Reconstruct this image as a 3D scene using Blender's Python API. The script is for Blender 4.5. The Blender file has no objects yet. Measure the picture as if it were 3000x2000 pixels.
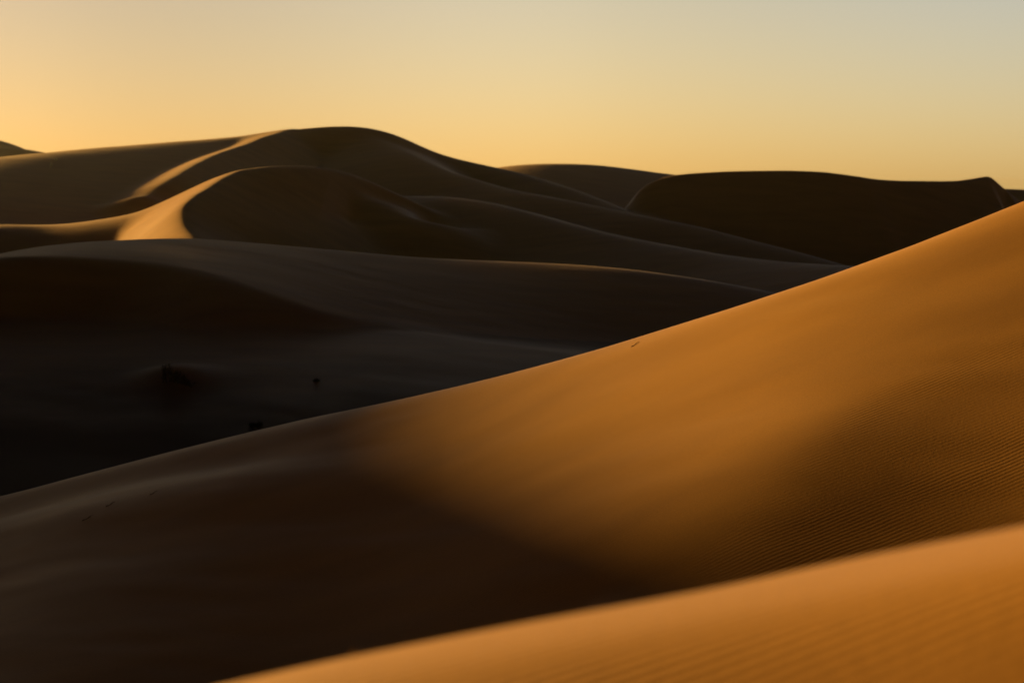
import bpy, bmesh, math, random
import numpy as np
from mathutils import Vector, Matrix

random.seed(7)
rng = np.random.default_rng(11)
scene = bpy.context.scene
col = scene.collection

# ------------------------------------------------------------------ camera / frame
EYE = 10.0                      # camera height above the valley floor
FPX = 3000 * 70.0 / 36.0        # 70 mm lens on a 36 mm frame, in photo pixels
HZ = 570.0                      # photo row of the horizon
PITCH = math.atan((1000 - HZ) / FPX)
CP, SP = math.cos(PITCH), math.sin(PITCH)
FLOOR = -10.0                   # valley floor, metres relative to the eye

SUN_AZ = math.radians(-48)      # left of the view direction
SUN_EL = math.radians(6.0)
SUN = np.array([math.sin(SUN_AZ) * math.cos(SUN_EL), math.cos(SUN_AZ) * math.cos(SUN_EL), math.sin(SUN_EL)])


def at(px, py, Y):
    """survey point: photo position + distance ahead -> metres (eye-relative height)"""
    a = (np.asarray(px, float) - 1500) / FPX
    b = (1000 - np.asarray(py, float)) / FPX
    fy = CP + b * SP
    fz = -SP + b * CP
    s = np.asarray(Y, float) / fy
    return np.stack([a * s, np.asarray(Y, float) + 0 * s, fz * s], -1)


# ------------------------------------------------------------------ dune profiles
def pchip(x, y, q):
    """monotone cubic through (x, y)"""
    h = np.diff(x); dl = np.diff(y) / h
    m = np.zeros(len(x))
    for i in range(1, len(x) - 1):
        if dl[i - 1] * dl[i] > 0:
            w1, w2 = 2 * h[i] + h[i - 1], h[i] + 2 * h[i - 1]
            m[i] = (w1 + w2) / (w1 / dl[i - 1] + w2 / dl[i])
    m[0], m[-1] = dl[0], dl[-1]
    k = np.clip(np.searchsorted(x, q) - 1, 0, len(h) - 1)
    t = (q - x[k]) / h[k]
    return ((1 + 2 * t) * (1 - t) ** 2 * y[k] + t * (1 - t) ** 2 * h[k] * m[k] + t * t * (3 - 2 * t) * y[k + 1] + t * t * (t - 1) * h[k] * m[k + 1])


def smooth_table(T, sig):
    n = int(3 * sig) + 1
    k = np.exp(-.5 * (np.arange(-n, n + 1) / sig) ** 2); k /= k.sum()
    pad = np.concatenate([2 * T[0] - T[n:0:-1], T, 2 * T[-1] - T[-2:-n - 2:-1]])
    return np.convolve(pad, k, 'valid')


class Dune:
    """A ridge line with a face on each side. pts: (px, py, Y, face_deg, lee_deg);
    face = right-hand side when walking along the ridge (the camera's side for ridges
    surveyed from left to right). mode 'x': swept along the x axis; 'near': ridge walked freely."""

    def __init__(self, name, pts, rf=2.0, rl=2.0, k=0.6, mode='x', xyz=False, sm=1.0, end=14, brink=None):
        self.name, self.mode, self.end = name, mode, math.tan(math.radians(end))
        P = []
        for p in pts:
            q = np.array(p[:3], float) if xyz else at(p[0], p[1], p[2])
            P.append([q[0], q[1], q[2], math.tan(math.radians(p[3])), math.tan(math.radians(p[4])), p[5] if len(p) > 5 else rf])
        P = np.array(P)
        self.rf, self.rl, self.k = rf, rl, k
        self.B = None
        if brink:
            b = np.array([[*at(p[0], p[1], p[2])[:2], math.tan(math.radians(p[3]))] for p in brink])
            q = np.linspace(b[0, 0], b[-1, 0], 500)
            self.B = [q] + [smooth_table(pchip(b[:, 0], b[:, j], q), 12) for j in (1, 2)]
        if mode == 'x':
            n = 900
            q = np.linspace(P[0, 0], P[-1, 0], n)
            T = np.stack([q] + [pchip(P[:, 0], P[:, j], q) for j in range(1, 6)], 1)
            step = q[1] - q[0]
            s = max(sm * .5 * np.median(np.diff(P[:, 0])) / step, 1.0)
            s = min(s, n / 8)
            for j in range(1, 6): T[:, j] = smooth_table(T[:, j], s)
            self.C = T
        else:
            l = np.concatenate([[0], np.cumsum(np.hypot(*np.diff(P[:, :2], axis=0).T))])
            n = max(int(l[-1] / .6), 30)
            q = np.linspace(0, l[-1], n)
            T = np.stack([pchip(l, P[:, j], q) for j in range(6)], 1)
            s = min(max(sm * 2.2 / (q[1] - q[0]), 1.0), n / 8)
            for j in range(6): T[:, j] = smooth_table(T[:, j], s)
            self.C = T

    def prof(self, zc, v, tf, tl, rf, w=None):
        if w is None: w = (v < 0) * 1.0
        r = w * rf + (1 - w) * self.rl
        tt = w * tf + (1 - w) * tl
        return zc - tt * (np.sqrt(v * v + r * r) - r)

    def height(self, X, Y):
        C = self.C
        if self.mode == 'x':
            yc, zc, tf, tl, rf = [np.interp(X, C[:, 0], C[:, j]) for j in (1, 2, 3, 4, 5)]
            dy = np.interp(X, C[:, 0], np.gradient(C[:, 1], C[:, 0]))
            v = (Y - yc) / np.sqrt(1 + np.minimum(dy * dy, 1.5))
            over = np.maximum(np.maximum(X - C[-1, 0], C[0, 0] - X), 0)
            zc = zc - self.end * (np.sqrt(over * over + 9) - 3)
            h = self.prof(zc, v, tf, tl, rf)
            if self.B is not None:          # the face breaks over into a steeper slip face
                yb, sl = [np.interp(X, self.B[0], self.B[j]) for j in (1, 2)]
                d = yb - Y
                h = h - sl * .5 * (d + np.sqrt(d * d + .9))
            return h
        H = np.full(X.shape, -1e3)
        reach = (C[:, 2].max() - FLOOR + 2) / min(C[:, 3].min(), C[:, 4].min()) + 6
        m = (X > C[:, 0].min() - reach) & (X < C[:, 0].max() + reach) & (Y > C[:, 1].min() - reach) & (Y < C[:, 1].max() + reach)
        x, y = X[m], Y[m]
        if len(x) == 0: return H
        T = np.gradient(C[:, :2], axis=0); T /= np.linalg.norm(T, axis=1, keepdims=True)
        best = np.full(x.shape, 1e18)
        for c in C: np.minimum(best, (x - c[0]) ** 2 + (y - c[1]) ** 2, out=best)
        D = np.sqrt(best)
        inv = 1 / (2 * (1.2 + .16 * D) ** 2)
        W = np.zeros(x.shape); Z = np.zeros(x.shape); V = np.zeros(x.shape); TF = np.zeros(x.shape); TL = np.zeros(x.shape); RF = np.zeros(x.shape)
        for c, t in zip(C, T):
            ex, ey = x - c[0], y - c[1]
            w = np.exp(-np.minimum((ex * ex + ey * ey - best) * inv, 60))
            W += w; Z += w * c[2]; V += w * (t[0] * ey - t[1] * ex); TF += w * c[3]; TL += w * c[4]; RF += w * c[5]
        V /= W
        # beyond the ends the ridge rounds off
        dd = np.sqrt(np.maximum(best - V * V, 0))
        dd = np.maximum(dd - 1.5, 0)
        v = np.sqrt(V * V + dd * dd)
        H[m] = self.prof(Z / W, v, TF / W, TL / W, RF / W, .5 - .5 * V / (v + 1e-6))
        return H


DUNES = []


def dune(*a, **k):
    DUNES.append(Dune(*a, **k))


# name, ridge survey points
dune('foreground_dune', [(-3500, 3000, 8.2, 24, 15), (-1200, 2545, 7.8, 24, 15), (100, 2200, 7.5, 24, 15), (640, 2056, 7.34, 24, 15), (1000, 1987, 7.22, 24, 15),
     (1212, 1946, 7.15, 24, 15), (1640, 1864, 7.0, 24, 15), (2000, 1806, 6.86, 24, 15), (2425, 1732, 6.68, 26, 15),
     (3000, 1628, 6.4, 27, 14), (3900, 1450, 6.1, 24, 14), (6000, 1150, 5.6, 24, 14)], rf=.5, rl=.6, k=.3)
dune('near_dune', [(-1500, 1700, 66, 9, 14), (-600, 1600, 60, 9, 14), (0, 1455, 56, 9, 14), (425, 1332, 53, 10, 14), (850, 1234, 51, 12.5, 14), (1212, 1168, 49, 16.5, 14),
     (1638, 1065, 46, 19.5, 15), (2000, 955, 44, 20.5, 16), (2280, 857, 43, 22, 18), (2506, 787, 42.5, 22, 18),
     (2850, 668, 42, 22, 18), (3000, 605, 42, 22, 18), (3300, 486, 42, 22, 18), (3700, 330, 42, 20, 18), (4500, 150, 42, 20, 18), (6500, 100, 42, 20, 18)], rf=.8, rl=1.2, k=.6)
dune('hollow_dune', [(-800, 880, 148, 1, 9), (0, 742, 149, 1, 9), (150, 715, 148, 1.2, 9), (350, 702, 150, 2, 9), (530, 695, 151, 3.3, 9), (660, 703, 151, 3.5, 9),
     (800, 718, 150, 4, 10), (1000, 735, 150, 6, 10), (1250, 757, 149, 8, 10), (1550, 769, 147, 10, 10),
     (1750, 778, 145, 14, 10), (2000, 808, 142, 14, 10), (2280, 857, 138, 14, 10), (2600, 930, 134, 14, 10)], rf=1.5, rl=2, k=.6,
     brink=[(-700, 940, 126, 28), (0, 770, 130, 30), (130, 752, 131, 30), (250, 750, 131, 30), (380, 752, 131, 28), (430, 758, 131, 26), (560, 785, 128, 20), (800, 835, 124, 14), (1000, 880, 122, 12), (1600, 890, 122, 12), (2600, 990, 115, 12)])
dune('mid_dune', [(-900, 720, 224, 22, 10, 10), (-400, 662, 222, 22, 10, 10), (0, 658, 221, 22, 10, 10), (150, 660, 221, 22, 10, 10), (300, 643, 221, 22, 10, 9), (400, 625, 221, 22, 10, 7), (440, 613, 221, 22, 10, 6),
     (500, 588, 221, 23, 10, 4), (560, 555, 222, 24, 10, 3), (620, 528, 223.5, 26, 10, 2.2), (680, 503, 225.5, 27, 10, 1.8),
     (720, 493, 227, 26, 10, 1.6), (780, 487, 230, 28, 10, 1.6), (850, 484, 234, 28, 10, 1.6), (960, 490, 240, 28, 10, 1.6), (1060, 520, 244, 28, 12, 1.6),
     (1180, 575, 246, 27, 14, 1.6), (1300, 630, 245, 26, 14, 1.6), (1375, 675, 242, 25, 14, 1.6), (1520, 725, 236, 24, 14, 1.6), (1660, 772, 228, 22, 14, 1.6), (1850, 840, 215, 22, 14, 1.6)], rf=1.6, rl=2, k=.5)
dune('mid_brink', [(600, 740, 184, 27, 24), (572, 693, 190, 28, 31), (552, 670, 194, 28, 36), (543, 640, 198, 28, 40), (545, 602, 203, 28, 40), (568, 578, 207, 28, 33),
     (612, 551, 213, 28, 27), (660, 520, 220, 28, 24), (710, 499, 226, 28, 24)], rf=.8, rl=1.2, k=.5, mode='near', sm=.5)
dune('mid_fold', [(1060, 572, 237, 27, 14), (1150, 616, 233, 27, 14), (1200, 639, 231, 27, 14), (1280, 656, 231, 26, 14), (1340, 672, 234, 26, 14)], rf=2.4, rl=2, k=1.2, mode='near')
dune('high_dune', [(-1100, 560, 262, 12.7, 10, 9), (-400, 500, 280, 12.7, 10, 9), (0, 462, 296, 12.7, 10, 9), (150, 447, 303, 12.6, 10, 9), (300, 433, 310, 12.3, 10, 8), (500, 417, 319, 12, 10, 7), (700, 401, 328, 12, 10, 5),
     (850, 380, 335, 22, 10), (1030, 368, 338, 26, 10), (1120, 381, 338, 26, 12), (1190, 403, 337, 26, 14), (1230, 430, 334, 26, 14),
     (1252, 443, 332, 26, 14), (1340, 467, 330, 26, 14), (1450, 490, 325, 25, 14), (1560, 515, 318, 24, 14), (1700, 560, 308, 22, 14), (1850, 620, 298, 22, 14)], rf=4, rl=4, k=.6)
dune('high_brink', [(430, 578, 250, 27, 20), (490, 532, 258, 27, 21), (520, 515, 263, 28, 22), (560, 490, 272, 28, 22), (640, 450, 290, 28, 22),
     (730, 420, 308, 28, 20), (780, 400, 318, 28, 16), (850, 380, 333, 28, 12)], rf=1.0, rl=2, k=.6, mode='near')
dune('high_spur', [(1060, 395, 334, 26, 12), (1150, 430, 322, 16, 20), (1200, 455, 312, 14, 24), (1300, 500, 300, 14, 24), (1400, 530, 292, 14, 24), (1480, 553, 285, 14, 24), (1600, 575, 278, 14, 24),
     (1750, 605, 270, 14, 24), (1900, 635, 262, 14, 24), (2000, 655, 258, 14, 24), (2200, 705, 248, 14, 24), (2300, 730, 243, 14, 24), (2450, 772, 235, 14, 24), (2700, 850, 225, 14, 24)], rf=3, rl=2, k=.8, mode='near')
dune('low_spur', [(1180, 575, 264, 15, 8), (1270, 575, 259, 15, 10), (1330, 578, 255, 15, 12), (1400, 588, 252, 15, 14), (1500, 612, 246, 15, 15), (1600, 640, 240, 15, 15), (1750, 680, 232, 15, 15), (1900, 710, 224, 15, 15),
     (2000, 728, 218, 15, 15), (2150, 752, 210, 15, 15), (2300, 768, 202, 15, 15), (2510, 780, 192, 15, 15), (2800, 800, 180, 15, 15)], rf=3, rl=2, k=.8, mode='near')
dune('pale_dune', [(1200, 560, 412, 11, 14), (1380, 507, 418, 11, 14), (1450, 490, 420, 11, 14), (1500, 484, 421, 11, 14), (1600, 479, 422, 11, 14), (1700, 480, 423, 11, 14), (1800, 488, 424, 11, 14),
     (1900, 503, 425, 11, 14), (1980, 512, 426, 11, 14), (2150, 535, 426, 11, 14)], rf=5, rl=4, k=.6)
dune('dark_dune', [(1780, 680, 300, 26, 9), (1830, 615, 302, 26, 9), (1858, 578, 304, 27, 9), (1882, 550, 305, 28, 9), (1930, 525, 306, 28, 9), (1980, 513, 307, 28, 10), (2060, 506, 308, 28, 10), (2150, 502, 308, 28, 10),
     (2300, 500, 308, 28, 12), (2400, 503, 308, 28, 12), (2500, 515, 309, 28, 12), (2570, 525, 311, 29, 12), (2650, 530, 314, 29, 12), (2790, 530, 321, 30, 12),
     (2850, 523, 325, 30, 12), (2880, 518, 327, 30, 14), (2900, 517, 328, 30, 16), (2915, 530, 328, 30, 20), (2935, 548, 328, 28, 24), (2960, 568, 327, 28, 24), (3000, 598, 326, 28, 24), (3100, 660, 322, 28, 24)], rf=.8, rl=1.5, k=.4, sm=.35)
dune('edge_dune', [(2880, 552, 430, 20, 12), (2935, 539, 430, 20, 12), (3000, 555, 430, 20, 12), (3200, 570, 430, 20, 12), (3600, 500, 435, 20, 12), (4400, 560, 440, 20, 12)], rf=3, rl=3, k=.5)
dune('distant_dune', [(-900, 430, 640, 16, 12), (-300, 385, 625, 16, 12), (-60, 400, 620, 16, 12), (0, 411, 620, 16, 12), (25, 418, 618, 16, 12), (60, 432, 614, 16, 12), (90, 447, 610, 16, 12), (150, 480, 600, 16, 12)], rf=4, rl=4, k=.6)
dune('distant_spur', [(-500, 440, 565, 14, 10), (0, 430, 560, 14, 10), (50, 432, 560, 14, 10), (85, 439, 560, 14, 10), (150, 450, 558, 14, 10), (220, 470, 555, 14, 10)], rf=4, rl=4, k=.6)
# dunes outside the frame on the left: they throw the long shadow over the hollow
dune('side_dune', [(-72, 5, 6.0, 18, 20), (-72, 40, 8.5, 24, 20), (-66, 66, 7.0, 28, 20), (-60, 79, 4.8, 30, 20), (-59, 87, 4.1, 30, 20), (-59, 94, 3.3, 30, 20), (-59, 102, 4.4, 30, 20), (-61, 114, 4.6, 30, 22), (-64, 127, 4.2, 30, 24),
     (-71, 154, 4.4, 32, 26), (-75, 177, 4.6, 32, 26), (-76, 187, 4.8, 32, 26), (-76, 197, 6.2, 32, 28), (-77, 213, 7.4, 34, 34)], rf=2, rl=2, k=.6, xyz=True, mode='near', sm=.6)

LABELS = {}


def vnoise(X, Y, seed):
    """smooth value noise, unit cell"""
    r = np.random.default_rng(seed)
    T = r.random((256, 256)) * 2 - 1
    xi = np.floor(X).astype(int); yi = np.floor(Y).astype(int)
    fx = X - xi; fy = Y - yi
    fx = fx * fx * fx * (fx * (fx * 6 - 15) + 10); fy = fy * fy * fy * (fy * (fy * 6 - 15) + 10)
    a = T[xi % 256, yi % 256]; b = T[(xi + 1) % 256, yi % 256]
    c = T[xi % 256, (yi + 1) % 256]; d = T[(xi + 1) % 256, (yi + 1) % 256]
    return (a * (1 - fx) + b * fx) * (1 - fy) + (c * (1 - fx) + d * fx) * fy


def smax(a, b, k):
    h = np.maximum(k - np.abs(a - b), 0) / k
    return np.maximum(a, b) + h * h * k * .25


def R_(X, Y):
    return np.sqrt(X * X + Y * Y)


def terrain(X, Y, want_label=False):
    z = FLOOR - 7 * (1 - np.clip((Y - 50) / 16, 0, 1) ** 2 * (3 - 2 * np.clip((Y - 50) / 16, 0, 1))) + np.clip((Y - 100) / 45, -1.2, .6 * np.clip((14 - X) / 26, -.6, 1)) * 4 + .3 * vnoise(X / 26 + 3.1, Y / 30 + 7.7, 1) + .15 * vnoise(X / 9, Y / 11, 2)
    q = np.clip((Y - 137) / 18, 0, 1); z = z - 6 * q * q * (3 - 2 * q)
    # small hummock the shrub has trapped
    z = z + .75 * np.exp(-(((X + 17.6) / 2.2) ** 2 + ((Y - 103.5) / 2.6) ** 2))
    lab = np.full(X.shape, -1, int)
    top = z.copy()
    for i, d in enumerate(DUNES):
        h = d.height(X, Y)
        m = h > top
        lab[m] = i; top[m] = h[m]
        z = smax(z, h, d.k)
    # shallow trough and swell running just under the near crest on its left half
    nd = DUNES[1].C
    vv = Y - np.interp(X, nd[:, 0], nd[:, 1])
    fade = np.clip((-1.5 - X) / 5, 0, 1) * np.clip((R_(X, Y) - 20) / 10, 0, 1)
    z = z + fade * (.20 * np.exp(-((vv + 5.2) / 2.2) ** 2) - .17 * np.exp(-((vv + 2.2) / 1.5) ** 2))
    # low swell on the near face
    z = z + .35 * np.exp(-(((X - 4.6) / 3.6) ** 2 + ((Y - 35.5) / 3.2) ** 2))
    # wind-streaked unevenness on every face
    u = .80 * X - .60 * Y; v = .60 * X + .80 * Y
    R = np.sqrt(X * X + Y * Y)
    z = z + np.clip(60 / R, .2, 1) * .012 * np.clip((R - 12) / 10, 0, 1) * vnoise(u / 2.2, v / .6, 6)
    z = z + .034 * vnoise(u / 5.5, v / 1.5, 3) * np.clip((R - 9) / 12, 0, 1) * np.clip(60 / R, .2, 1) + .09 * vnoise(u / 13.0, v / 4.5, 4) * np.clip((R - 12) / 20, 0, 1) * np.clip(70 / R, .3, 1)
    z = z + .0022 * vnoise(u / 1.5, v / .35, 5)
    return (z, lab) if want_label else z


# ------------------------------------------------------------------ terrain grid (fan around the viewpoint)
rows = [np.geomspace(1.2, 5, 60, endpoint=False), np.geomspace(5, 12, 230, endpoint=False), np.geomspace(12, 62, 430, endpoint=False), np.geomspace(62, 118, 90, endpoint=False),
        np.geomspace(118, 258, 380, endpoint=False), np.geomspace(258, 440, 280, endpoint=False), np.geomspace(440, 700, 90)]
rows = np.concatenate(rows)
tx = np.concatenate([np.linspace(-.95, -.30, 90, endpoint=False), np.linspace(-.30, .30, 1250, endpoint=False), np.linspace(.30, .80, 70)])
NR, NC = len(rows), len(tx)
Yg = np.repeat(rows[:, None], NC, 1)
Xg = Yg * tx[None, :]
Zg, Lg = terrain(Xg.ravel(), Yg.ravel(), True)
Zg = Zg.reshape(NR, NC); Lg = Lg.reshape(NR, NC)

P = np.stack([Xg, Yg, Zg], -1)
du = np.gradient(P, axis=1); dv = np.gradient(P, axis=0)
N = np.cross(du, dv); N /= np.linalg.norm(N, axis=-1, keepdims=True)
N[N[..., 2] < 0] *= -1
P[..., 2] += EYE

# which named dune each ridge belongs to
GROUPS = {
    'foreground_dune': ['foreground_dune'], 'near_dune': ['near_dune'],
    'hollow_dune': ['hollow_dune'], 'crescent_dune': ['mid_dune', 'mid_brink', 'mid_fold'],
    'high_dune': ['high_dune', 'high_brink', 'high_spur', 'low_spur'], 'pale_dune': ['pale_dune'],
    'dark_dune': ['dark_dune', 'edge_dune'], 'distant_dune': ['distant_dune', 'distant_spur'], 'shadowing_dune': ['side_dune'],
}
INFO = {
    'foreground_dune': 'blurred bright orange sand dune in the front, rippled and sunlit',
    'near_dune': 'long near dune with a diagonal ridge, orange on the right and shaded brown on the left',
    'hollow_dune': 'low dark dune behind the black hollow with a faint grey crest',
    'crescent_dune': 'crescent dune with a thin glowing orange brink and a dark slip face',
    'high_dune': 'tallest brown dune on the skyline with long spurs falling to the right',
    'pale_dune': 'rounded paler brown dune on the skyline behind the long spurs',
    'dark_dune': 'near black dune on the skyline ending in a small sharp peak',
    'distant_dune': 'small far dune at the left end of the skyline',
    'shadowing_dune': 'side dune whose shadow covers the hollow',
    'sand_floor': 'flat sand of the hollow between the dunes, shade painted into its colour',
}
idx = {d.name: i for i, d in enumerate(DUNES)}
lab2 = np.zeros(len(DUNES) + 1, int)
gnames = ['sand_floor'] + list(GROUPS)
for gi, (g, ds) in enumerate(GROUPS.items()):
    for d in ds: lab2[idx[d]] = gi + 1
lab2[-1] = 0
GL = lab2[Lg]
FL = GL[:-1, :-1]
ii = np.arange(NR * NC).reshape(NR, NC)
quads = np.stack([ii[:-1, :-1], ii[:-1, 1:], ii[1:, 1:], ii[1:, :-1]], -1)


# ------------------------------------------------------------------ materials
def nodes_of(m):
    m.use_nodes = True
    nt = m.node_tree
    for n in list(nt.nodes): nt.nodes.remove(n)
    return nt


def sand_material(name, rip_scale, rip_h, rip_lo, floor_shade=False, rot=97):
    m = bpy.data.materials.new(name)
    nt = nodes_of(m); A = nt.nodes.new; L = nt.links.new
    out = A('ShaderNodeOutputMaterial'); b = A('ShaderNodeBsdfPrincipled')
    b.inputs['Roughness'].default_value = SAND_ROUGH
    b.inputs['Specular IOR Level'].default_value = SAND_SPEC
    b.inputs['Specular Tint'].default_value = (1, .70, .40, 1)
    b.inputs['Sheen Weight'].default_value = .08; b.inputs['Sheen Roughness'].default_value = .4; b.inputs['Sheen Tint'].default_value = (1, .72, .5, 1)
    L(b.outputs[0], out.inputs[0])
    geo = A('ShaderNodeNewGeometry')
    # colour: iron-stained sand with paler and redder drifts
    n1 = A('ShaderNodeTexNoise'); n1.inputs['Scale'].default_value = .35; n1.inputs['Detail'].default_value = 5
    mp = A('ShaderNodeMapping'); mp.inputs['Rotation'].default_value = (0, 0, math.radians(37)); mp.inputs['Scale'].default_value = (.4, 1.6, 1)
    L(geo.outputs['Position'], mp.inputs[0]); L(mp.outputs[0], n1.inputs['Vector'])
    r1 = A('ShaderNodeValToRGB'); r1.color_ramp.elements[0].position = .3; r1.color_ramp.elements[1].position = .72
    r1.color_ramp.elements[0].color = SAND_A; r1.color_ramp.elements[1].color = SAND_B
    L(n1.outputs['Fac'], r1.inputs[0])
    # grains
    n2 = A('ShaderNodeTexNoise'); n2.inputs['Scale'].default_value = 60; n2.inputs['Detail'].default_value = 4
    L(geo.outputs['Position'], n2.inputs['Vector'])
    mr = A('ShaderNodeMapRange'); mr.inputs[1].default_value = .3; mr.inputs[2].default_value = .7; mr.inputs[3].default_value = .78; mr.inputs[4].default_value = 1.2
    L(n2.outputs['Fac'], mr.inputs[0])
    mx = A('ShaderNodeMix'); mx.data_type = 'RGBA'; mx.blend_type = 'MULTIPLY'; mx.inputs[0].default_value = 1
    L(r1.outputs[0], mx.inputs[6]); L(mr.outputs[0], mx.inputs[7]); cout = mx.outputs[2]
    if floor_shade:        # shade of the hollow painted into the colour and gloss, fading out uphill
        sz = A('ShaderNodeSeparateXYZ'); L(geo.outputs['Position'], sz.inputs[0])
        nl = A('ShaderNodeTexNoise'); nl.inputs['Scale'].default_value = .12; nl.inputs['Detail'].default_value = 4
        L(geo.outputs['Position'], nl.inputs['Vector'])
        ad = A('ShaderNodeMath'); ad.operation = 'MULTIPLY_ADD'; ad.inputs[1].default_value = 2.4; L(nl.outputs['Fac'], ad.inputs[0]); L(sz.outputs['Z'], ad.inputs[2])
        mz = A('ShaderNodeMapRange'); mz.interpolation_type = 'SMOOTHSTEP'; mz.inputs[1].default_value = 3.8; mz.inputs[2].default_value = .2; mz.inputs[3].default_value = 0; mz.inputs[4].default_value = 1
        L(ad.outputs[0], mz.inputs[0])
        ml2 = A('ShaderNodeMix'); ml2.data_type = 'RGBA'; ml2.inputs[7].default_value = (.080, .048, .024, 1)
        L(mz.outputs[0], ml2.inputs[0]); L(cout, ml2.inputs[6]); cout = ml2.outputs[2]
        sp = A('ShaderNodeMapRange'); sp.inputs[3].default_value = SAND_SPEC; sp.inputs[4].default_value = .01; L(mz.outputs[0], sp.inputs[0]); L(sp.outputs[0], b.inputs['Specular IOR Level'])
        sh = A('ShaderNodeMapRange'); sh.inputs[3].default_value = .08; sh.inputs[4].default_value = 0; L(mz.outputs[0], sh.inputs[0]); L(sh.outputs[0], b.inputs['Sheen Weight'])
    L(cout, b.inputs['Base Color'])
    # wind ripples, lines run along (cos, sin) of RIP
    wv = A('ShaderNodeTexWave'); wv.wave_type = 'BANDS'; wv.bands_direction = 'X'; wv.wave_profile = 'SIN'
    wv.inputs['Scale'].default_value = rip_scale; wv.inputs['Distortion'].default_value = 4.0
    wv.inputs['Detail'].default_value = 1.5; wv.inputs['Detail Scale'].default_value = .22; wv.inputs['Detail Roughness'].default_value = .4
    mw = A('ShaderNodeMapping'); mw.vector_type = 'TEXTURE'; mw.inputs['Rotation'].default_value = (0, 0, math.radians(rot))
    L(geo.outputs['Position'], mw.inputs[0]); L(mw.outputs[0], wv.inputs['Vector'])
    nm = A('ShaderNodeTexNoise'); nm.inputs['Scale'].default_value = .22; nm.inputs['Detail'].default_value = 2
    L(mp.outputs[0], nm.inputs['Vector'])
    mm = A('ShaderNodeMapRange'); mm.interpolation_type = 'SMOOTHSTEP'; mm.inputs[1].default_value = .42; mm.inputs[2].default_value = .62; mm.inputs[3].default_value = rip_lo; mm.inputs[4].default_value = 1
    L(nm.outputs['Fac'], mm.inputs[0])
    ml = A('ShaderNodeMath'); ml.operation = 'MULTIPLY'; L(wv.outputs['Fac'], ml.inputs[0]); L(mm.outputs[0], ml.inputs[1])
    bp = A('ShaderNodeBump'); bp.inputs['Strength'].default_value = 1; bp.inputs['Distance'].default_value = rip_h
    L(ml.outputs[0], bp.inputs['Height'])
    b2 = A('ShaderNodeBump'); b2.inputs['Strength'].default_value = .5; b2.inputs['Distance'].default_value = .004
    n3 = A('ShaderNodeTexNoise'); n3.inputs['Scale'].default_value = 25; n3.inputs['Detail'].default_value = 5
    L(geo.outputs['Position'], n3.inputs['Vector']); L(n3.outputs['Fac'], b2.inputs['Height']); L(bp.outputs[0], b2.inputs['Normal'])
    L(b2.outputs[0], b.inputs['Normal'])
    return m


SAND_ROUGH, SAND_SPEC = .5, .28
HAZE = 3.4e-5
SAND_A = (.32, .128, .018, 1)
SAND_B = (.42, .175, .026, 1)
RIP_ROT = math.radians(97)
sand = sand_material('dune_sand', 3.5, .0020, .35)
near_sand = sand_material('rippled_sand', 4.9, .0034, .35, rot=91)
floor_sand = sand_material('hollow_floor_painted_shade', 3.7, .002, .2, True)


def plain(name, c, rough=.9):
    m = bpy.data.materials.new(name)
    nt = nodes_of(m); A = nt.nodes.new; L = nt.links.new
    out = A('ShaderNodeOutputMaterial'); b = A('ShaderNodeBsdfPrincipled')
    b.inputs['Roughness'].default_value = rough; b.inputs['Specular IOR Level'].default_value = .1
    L(b.outputs[0], out.inputs[0])
    tc = A('ShaderNodeTexCoord'); n = A('ShaderNodeTexNoise'); n.inputs['Scale'].default_value = 14
    L(tc.outputs['Object'], n.inputs['Vector'])
    r = A('ShaderNodeValToRGB')
    r.color_ramp.elements[0].position = .3; r.color_ramp.elements[1].position = .7
    r.color_ramp.elements[0].color = (c[0] * .7, c[1] * .7, c[2] * .7, 1); r.color_ramp.elements[1].color = (c[0] * 1.25, c[1] * 1.25, c[2] * 1.25, 1)
    L(n.outputs['Fac'], r.inputs[0]); L(r.outputs[0], b.inputs['Base Color'])
    return m


M_leaf = plain('shrub_leaf', (.075, .066, .036))
M_stem = plain('shrub_stem', (.07, .05, .032))
M_dry = plain('dry_straw', (.32, .19, .08))
M_twig = plain('dead_wood', (.11, .07, .04))


# ------------------------------------------------------------------ terrain objects
def structure(name, V, F, NN, label):
    me = bpy.data.meshes.new(name)
    me.vertices.add(len(V)); me.vertices.foreach_set('co', V.astype(np.float32).ravel())
    nf = len(F)
    me.loops.add(nf * 4); me.loops.foreach_set('vertex_index', F.astype(np.int32).ravel())
    me.polygons.add(nf)
    me.polygons.foreach_set('loop_start', np.arange(0, nf * 4, 4, dtype=np.int32))
    me.polygons.foreach_set('use_smooth', np.ones(nf, bool))
    me.update(calc_edges=True)
    if NN is not None:
        me.normals_split_custom_set_from_vertices(NN.astype(np.float32).tolist())
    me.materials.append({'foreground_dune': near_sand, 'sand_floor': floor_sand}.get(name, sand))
    o = bpy.data.objects.new(name, me); col.objects.link(o)
    o['kind'] = 'structure'
    if label: o['label'] = label
    return o


PV = P.reshape(-1, 3); NV = N.reshape(-1, 3)
for gi, g in enumerate(gnames):
    F = quads[FL == gi]
    if len(F) == 0: continue
    used, inv = np.unique(F.ravel(), return_inverse=True)
    structure(g, PV[used], inv.reshape(-1, 4), NV[used], INFO[g])

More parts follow.
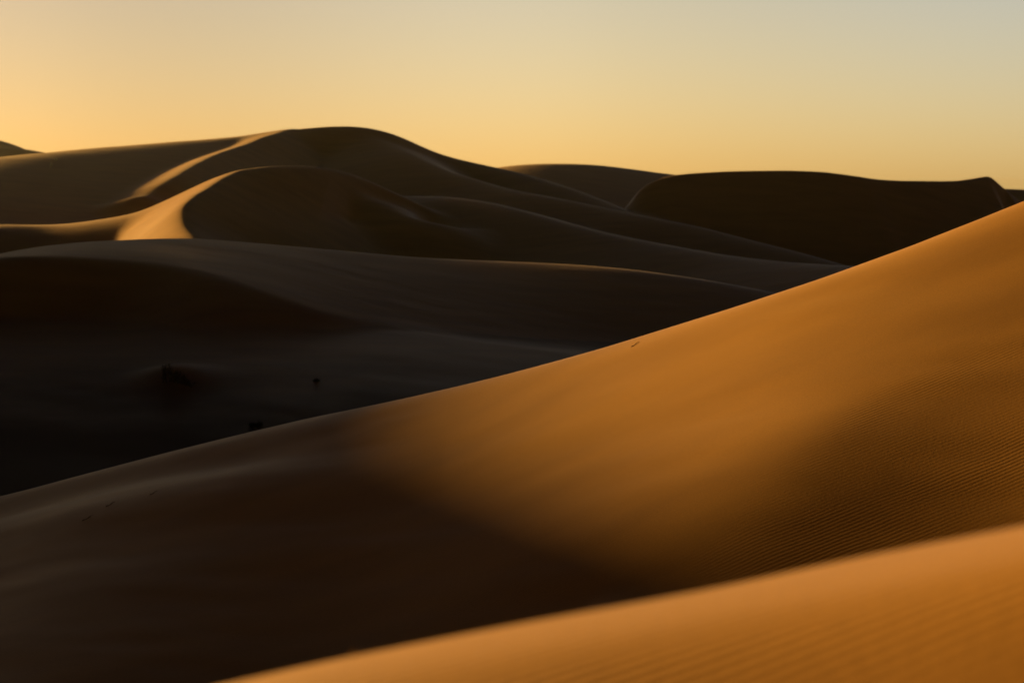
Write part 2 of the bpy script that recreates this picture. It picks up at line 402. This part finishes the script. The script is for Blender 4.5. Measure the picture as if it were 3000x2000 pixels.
# the wide desert floor that carries the dunes to the horizon
gs = np.concatenate([[-6000, -3000, -1500, -800], np.linspace(-500, 500, 41), [800, 1500, 3000, 6000]])
GX, GY = np.meshgrid(gs, gs + 300)
GZ = EYE + FLOOR - 10.5 + .5 * vnoise(GX / 60, GY / 60, 9)
n = len(gs); gi_ = np.arange(n * n).reshape(n, n)
gq = np.stack([gi_[:-1, :-1], gi_[:-1, 1:], gi_[1:, 1:], gi_[1:, :-1]], -1).reshape(-1, 4)
structure('desert_ground', np.stack([GX, GY, GZ], -1).reshape(-1, 3), gq, None, 'flat desert ground under and beyond the dunes')


def ground_z(x, y):
    return float(terrain(np.array([x]), np.array([y]))[0]) + EYE


def ground_at(px, py, y0, y1, steps=600):
    """first place along the sight line where the sand is met"""
    ys = np.linspace(y0, y1, steps)
    q = at(px, py, ys)
    t = terrain(q[:, 0], q[:, 1])
    hit = np.nonzero(t >= q[:, 2])[0]
    k = hit[0] if len(hit) else steps - 1
    return q[k, 0], q[k, 1], t[k] + EYE


# ------------------------------------------------------------------ plants and litter
def mesh_obj(name, bm, mat, parent=None):
    me = bpy.data.meshes.new(name); bm.to_mesh(me); bm.free()
    me.materials.append(mat)
    o = bpy.data.objects.new(name, me); col.objects.link(o)
    if parent: o.parent = parent
    return o


def tube(bm, pts, r0, r1, seg=5):
    rings = []
    n = len(pts)
    for i, p in enumerate(pts):
        d = (pts[min(i + 1, n - 1)] - pts[max(i - 1, 0)]).normalized()
        s = d.cross(Vector((.3, .8, .5))).normalized(); t = d.cross(s)
        r = r0 + (r1 - r0) * i / (n - 1)
        rings.append([bm.verts.new(p + (s * math.cos(2 * math.pi * k / seg) + t * math.sin(2 * math.pi * k / seg)) * r) for k in range(seg)])
    for a, b in zip(rings, rings[1:]):
        for k in range(seg):
            bm.faces.new((a[k], a[(k + 1) % seg], b[(k + 1) % seg], b[k]))
    bm.faces.new(rings[-1]); bm.faces.new(rings[0][::-1])


def leaf(bm, p, d, L, w):
    s = d.cross(Vector((random.uniform(-1, 1), random.uniform(-1, 1), random.uniform(-1, 1)))).normalized() * w
    a = bm.verts.new(p - s * .3); b = bm.verts.new(p + d * L * .5 + s); c = bm.verts.new(p + d * L); e = bm.verts.new(p + d * L * .5 - s)
    bm.faces.new((a, b, c, e))


def empty(name, loc, label, cat, group=None):
    o = bpy.data.objects.new(name, None); col.objects.link(o)
    o.location = loc; o['label'] = label; o['category'] = cat
    if group: o['group'] = group
    return o


def shrub(px, py, y0, y1, clumps, label, group=None, nl=24):
    """clumps: (dx, dy, height, spread, stems)"""
    x, y, z = ground_at(px, py, y0, y1)
    root = empty('desert_shrub', (x, y, z), label, 'shrub', group)
    bs, bl = bmesh.new(), bmesh.new()
    for dx, dy, h, sp, ns in clumps:
        zz = ground_z(x + dx, y + dy) - z
        for _ in range(ns):
            a = random.uniform(0, 6.283); rr = sp * random.random() ** .6
            hh = h * random.uniform(.6, 1.05)
            b = Vector((dx + random.uniform(-.12, .12), dy + random.uniform(-.12, .12), zz - .05))
            tip = Vector((dx + math.cos(a) * rr, dy + math.sin(a) * rr, zz + hh))
            mid = (b + tip) / 2 + Vector((random.uniform(-.06, .06), random.uniform(-.06, .06), hh * .08))
            pts = [b, b.lerp(mid, .6), mid, mid.lerp(tip, .6), tip]
            tube(bs, pts, .016, .006)
            for _ in range(nl):
                t = random.uniform(.18, 1.0)
                p = b.lerp(mid, t * 2) if t < .5 else mid.lerp(tip, t * 2 - 1)
                d = (Vector((random.gauss(0, .55), random.gauss(0, .55), random.uniform(.3, 1.3)))).normalized()
                p = p + Vector((random.gauss(0, .035), random.gauss(0, .035), random.gauss(0, .03)))
                leaf(bl, p, d, random.uniform(.06, .16), random.uniform(.010, .022))
    mesh_obj('stem', bs, M_stem, root); mesh_obj('foliage', bl, M_leaf, root)
    return root


shrub(500, 1120, 70, 125, [(-.28, 0, .95, .2, 10), (-.05, .1, .85, .2, 9), (.2, 0, .65, .18, 8), (.45, -.1, .55, .22, 9), (.7, -.2, .42, .2, 8), (.9, -.3, .28, .2, 6), (1.1, -.4, .18, .2, 4)],
      'dark feathery shrub growing on a small sand mound in the black hollow')
shrub(925, 1118, 70, 130, [(0, 0, .07, .14, 6), (.14, 0, .05, .1, 4)],
      'tiny dark tuft lying alone on the hollow floor', nl=20)
shrub(757, 1250, 62, 100, [(0, 0, .10, .2, 8), (-.25, .1, .07, .16, 6)],
      'dark shrub half hidden right behind the near dune ridge', nl=50)


def tuft(px, py, y0, y1, label, h=.1, n=16, spread=.6, mat=None, name='grass_tuft', cat='grass tuft', group=None):
    x, y, z = ground_at(px, py, y0, y1)
    bm = bmesh.new()
    for _ in range(n):
        a = random.uniform(0, 6.283); l = h * random.uniform(.6, 1.1)
        b = Vector((random.gauss(0, h * .12), random.gauss(0, h * .12), -h * .1))
        tip = b + Vector((math.cos(a) * l * spread * random.random(), math.sin(a) * l * spread * random.random(), l))
        mid = b.lerp(tip, .55) + Vector((0, 0, l * .08))
        tube(bm, [b, mid, tip], h * .018, h * .006, 4)
    o = mesh_obj(name, bm, mat or M_dry)
    o.location = (x, y, z); o['label'] = label; o['category'] = cat
    if group: o['group'] = group
    return o


def twig(px, py, y0, y1, L, label, rz=.3, group='twigs on the near dune'):
    x, y, z = ground_at(px, py, y0, y1)
    bm = bmesh.new()
    pts = []
    for k in range(6):
        t = k / 5 - .5
        gx, gy = x + math.cos(rz) * L * t, y + math.sin(rz) * L * t
        pts.append(Vector((gx - x, gy - y, ground_z(gx, gy) - z + .006 + .010 * math.sin(k * 1.9))))
    tube(bm, pts, .009, .004, 6)
    m = pts[3]; tube(bm, [m, m + Vector((.05, .06, .05)), m + Vector((.11, .1, .07))], .007, .003, 5)
    o = mesh_obj('dead_twig', bm, M_twig)
    o.location = (x, y, z); o['label'] = label; o['category'] = 'twig'; o['group'] = group
    return o


twig(253, 1521, 25, 60, .20, 'dead twig on the shaded near dune, lowest and leftmost')
twig(320, 1481, 25, 60, .17, 'dead twig on the shaded near dune, second up from the left edge', .5)
twig(445, 1448, 25, 60, .10, 'shortest dead twig on the shaded near dune, rightmost of three', .4)
twig(1857, 1014, 25, 60, .12, 'dead twig on the sunlit near dune just under its ridge', .4)
tuft(150, 490, 240, 340, 'lower of two tiny dark tufts on the high dune face', h=.7, n=20, mat=M_leaf)
tuft(164, 472, 240, 340, 'upper of two tiny dark tufts on the high dune face', h=.6, n=20, mat=M_leaf)
tuft(1034, 1922, 5, 9.5, 'pale dry grass tuft on the foreground dune edge', h=.035, n=14)

# ------------------------------------------------------------------ dusty air
bm = bmesh.new(); bmesh.ops.create_cube(bm, size=1)
bmesh.ops.scale(bm, vec=(13000, 13600, 44), verts=bm.verts); bmesh.ops.translate(bm, vec=(0, 300, EYE - 4), verts=bm.verts)
hm = bpy.data.materials.new('dusty_air'); hn = nodes_of(hm)
ho = hn.nodes.new('ShaderNodeOutputMaterial'); hv = hn.nodes.new('ShaderNodeVolumePrincipled')
hv.inputs['Density'].default_value = HAZE; hv.inputs['Color'].default_value = (.9, .82, .72, 1); hv.inputs['Anisotropy'].default_value = .7
hn.links.new(hv.outputs[0], ho.inputs['Volume'])
me = bpy.data.meshes.new('haze'); bm.to_mesh(me); bm.free(); me.materials.append(hm)
hz = bpy.data.objects.new('haze', me); col.objects.link(hz); hz['kind'] = 'stuff'; hz['label'] = 'thin warm dust haze hanging over the dunes'

# sand blown off the sharp peak
pk = at(2905, 522, 329)
bm = bmesh.new(); bmesh.ops.create_icosphere(bm, subdivisions=3, radius=1)
for v in bm.verts:
    t = (v.co.x + 1) / 2
    v.co = Vector((v.co.x * 4.2 + 3.6, v.co.y * (.7 + 1.6 * t), v.co.z * (.35 + .75 * t) - 1.15 * t))
pm = bpy.data.materials.new('blown_dust'); pn = nodes_of(pm); A_ = pn.nodes.new
po = A_('ShaderNodeOutputMaterial'); pv = A_('ShaderNodeVolumePrincipled'); pv.inputs['Color'].default_value = (.55, .42, .32, 1); pv.inputs['Anisotropy'].default_value = .3
tcn = A_('ShaderNodeTexCoord'); pno = A_('ShaderNodeTexNoise'); pno.inputs['Scale'].default_value = .9; pno.inputs['Detail'].default_value = 3
mpn = A_('ShaderNodeMapping'); mpn.inputs['Scale'].default_value = (.5, 1, 1.6); pn.links.new(tcn.outputs['Object'], mpn.inputs[0]); pn.links.new(mpn.outputs[0], pno.inputs['Vector'])
sxn = A_('ShaderNodeSeparateXYZ'); pn.links.new(tcn.outputs['Object'], sxn.inputs[0])
fa = A_('ShaderNodeMapRange'); fa.inputs[1].default_value = 7.5; fa.inputs[2].default_value = 0; fa.inputs[3].default_value = 0; fa.inputs[4].default_value = .16; pn.links.new(sxn.outputs['X'], fa.inputs[0])
nr = A_('ShaderNodeMapRange'); nr.inputs[1].default_value = .35; nr.inputs[2].default_value = .7; pn.links.new(pno.outputs['Fac'], nr.inputs[0])
dm = A_('ShaderNodeMath'); dm.operation = 'MULTIPLY'; pn.links.new(fa.outputs[0], dm.inputs[0]); pn.links.new(nr.outputs[0], dm.inputs[1])
pn.links.new(dm.outputs[0], pv.inputs['Density']); pn.links.new(pv.outputs[0], po.inputs['Volume'])
me = bpy.data.meshes.new('blown_sand'); bm.to_mesh(me); bm.free(); me.materials.append(pm)
bs_ = bpy.data.objects.new('blown_sand', me); col.objects.link(bs_); bs_.location = (pk[0], pk[1], pk[2] + EYE)
bs_['kind'] = 'stuff'; bs_['label'] = 'faint plume of sand blowing off the sharp peak on the right'

# ------------------------------------------------------------------ sky, sun, camera
SKY_AZ = [(0, .06), (.35, .08), (.5, .25), (.62, .70), (.715, (1.03, 1.10, 1.26)), (.82, (.97, .98, .99)), (.905, .65), (1.0, .30)]
SKY_EL = [(0, 1.0), (.11, 1.0), (.25, .24), (.5, .05), (1.0, .02)]
w = bpy.data.worlds.new('World'); scene.world = w; w.use_nodes = True
nt = w.node_tree
for n_ in list(nt.nodes): nt.nodes.remove(n_)
A = nt.nodes.new; L = nt.links.new
wo = A('ShaderNodeOutputWorld'); bg = A('ShaderNodeBackground')
sk = A('ShaderNodeTexSky'); sk.sky_type = 'NISHITA'; sk.sun_disc = False
sk.sun_elevation = SUN_EL; sk.sun_rotation = SUN_AZ
sk.altitude = 0; sk.air_density = 1.0; sk.dust_density = 1.0; sk.ozone_density = 0.0
bg.inputs['Strength'].default_value = .0525
# dusk: the sky away from the sunset and overhead is far darker than the band near the sun
tc = A('ShaderNodeTexCoord')
dt = A('ShaderNodeVectorMath'); dt.operation = 'DOT_PRODUCT'; dt.inputs[1].default_value = (math.sin(SUN_AZ), math.cos(SUN_AZ), 0)
L(tc.outputs['Generated'], dt.inputs[0])
m1 = A('ShaderNodeMapRange'); m1.inputs[1].default_value = -1; m1.inputs[2].default_value = 1; L(dt.outputs['Value'], m1.inputs[0])


def ramp(stops):
    r = A('ShaderNodeValToRGB'); r.color_ramp.interpolation = 'EASE'
    e = r.color_ramp.elements
    while len(e) < len(stops): e.new(.5)
    for q, (p, v) in zip(e, stops):
        q.position = p; q.color = (*v, 1) if isinstance(v, tuple) else (v, v, v, 1)
    return r


ra = ramp(SKY_AZ); L(m1.outputs[0], ra.inputs[0])
sx = A('ShaderNodeSeparateXYZ'); L(tc.outputs['Generated'], sx.inputs[0])
re_ = ramp(SKY_EL); L(sx.outputs['Z'], re_.inputs[0])
q1 = A('ShaderNodeMix'); q1.data_type = 'RGBA'; q1.blend_type = 'MULTIPLY'; q1.inputs[0].default_value = 1
L(ra.outputs[0], q1.inputs[6]); L(re_.outputs[0], q1.inputs[7])
q2 = A('ShaderNodeMix'); q2.data_type = 'RGBA'; q2.blend_type = 'MULTIPLY'; q2.inputs[0].default_value = 1
lift = A('ShaderNodeVectorMath'); lift.operation = 'ADD'; lift.inputs[1].default_value = (0, 0, .016)
L(tc.outputs['Generated'], lift.inputs[0]); L(lift.outputs[0], sk.inputs[0])
L(sk.outputs[0], q2.inputs[6]); L(q1.outputs[2], q2.inputs[7])
q3 = A('ShaderNodeMix'); q3.data_type = 'RGBA'; q3.blend_type = 'MULTIPLY'; q3.inputs[0].default_value = 1
L(q2.outputs[2], q3.inputs[6]); q3.inputs[7].default_value = (1.05, .955, 1.09, 1)       # rosy dust
L(q3.outputs[2], bg.inputs['Color']); L(bg.outputs[0], wo.inputs[0])

sd = bpy.data.lights.new('sun', 'SUN'); sd.energy = 5.0; sd.angle = math.radians(2.8); sd.color = (1, .69, .21)
so = bpy.data.objects.new('sun', sd); col.objects.link(so)
so.rotation_euler = Vector((-SUN[0], -SUN[1], -SUN[2])).to_track_quat('-Z', 'Y').to_euler()
so.location = (SUN[0] * 200, SUN[1] * 200, SUN[2] * 200 + 60)

cd = bpy.data.cameras.new('camera'); cam = bpy.data.objects.new('camera', cd); col.objects.link(cam)
cd.lens = 70; cd.sensor_width = 36; cd.clip_start = .1; cd.clip_end = 20000
cam.location = (0, 0, EYE); cam.rotation_euler = (math.pi / 2 - PITCH, 0, 0)
cd.dof.use_dof = True; cd.dof.focus_distance = 52; cd.dof.aperture_fstop = 1.1
scene.camera = cam
scene.view_settings.view_transform = 'Standard'; scene.view_settings.look = 'None'
scene.view_settings.exposure = 1.3; scene.view_settings.gamma = 1
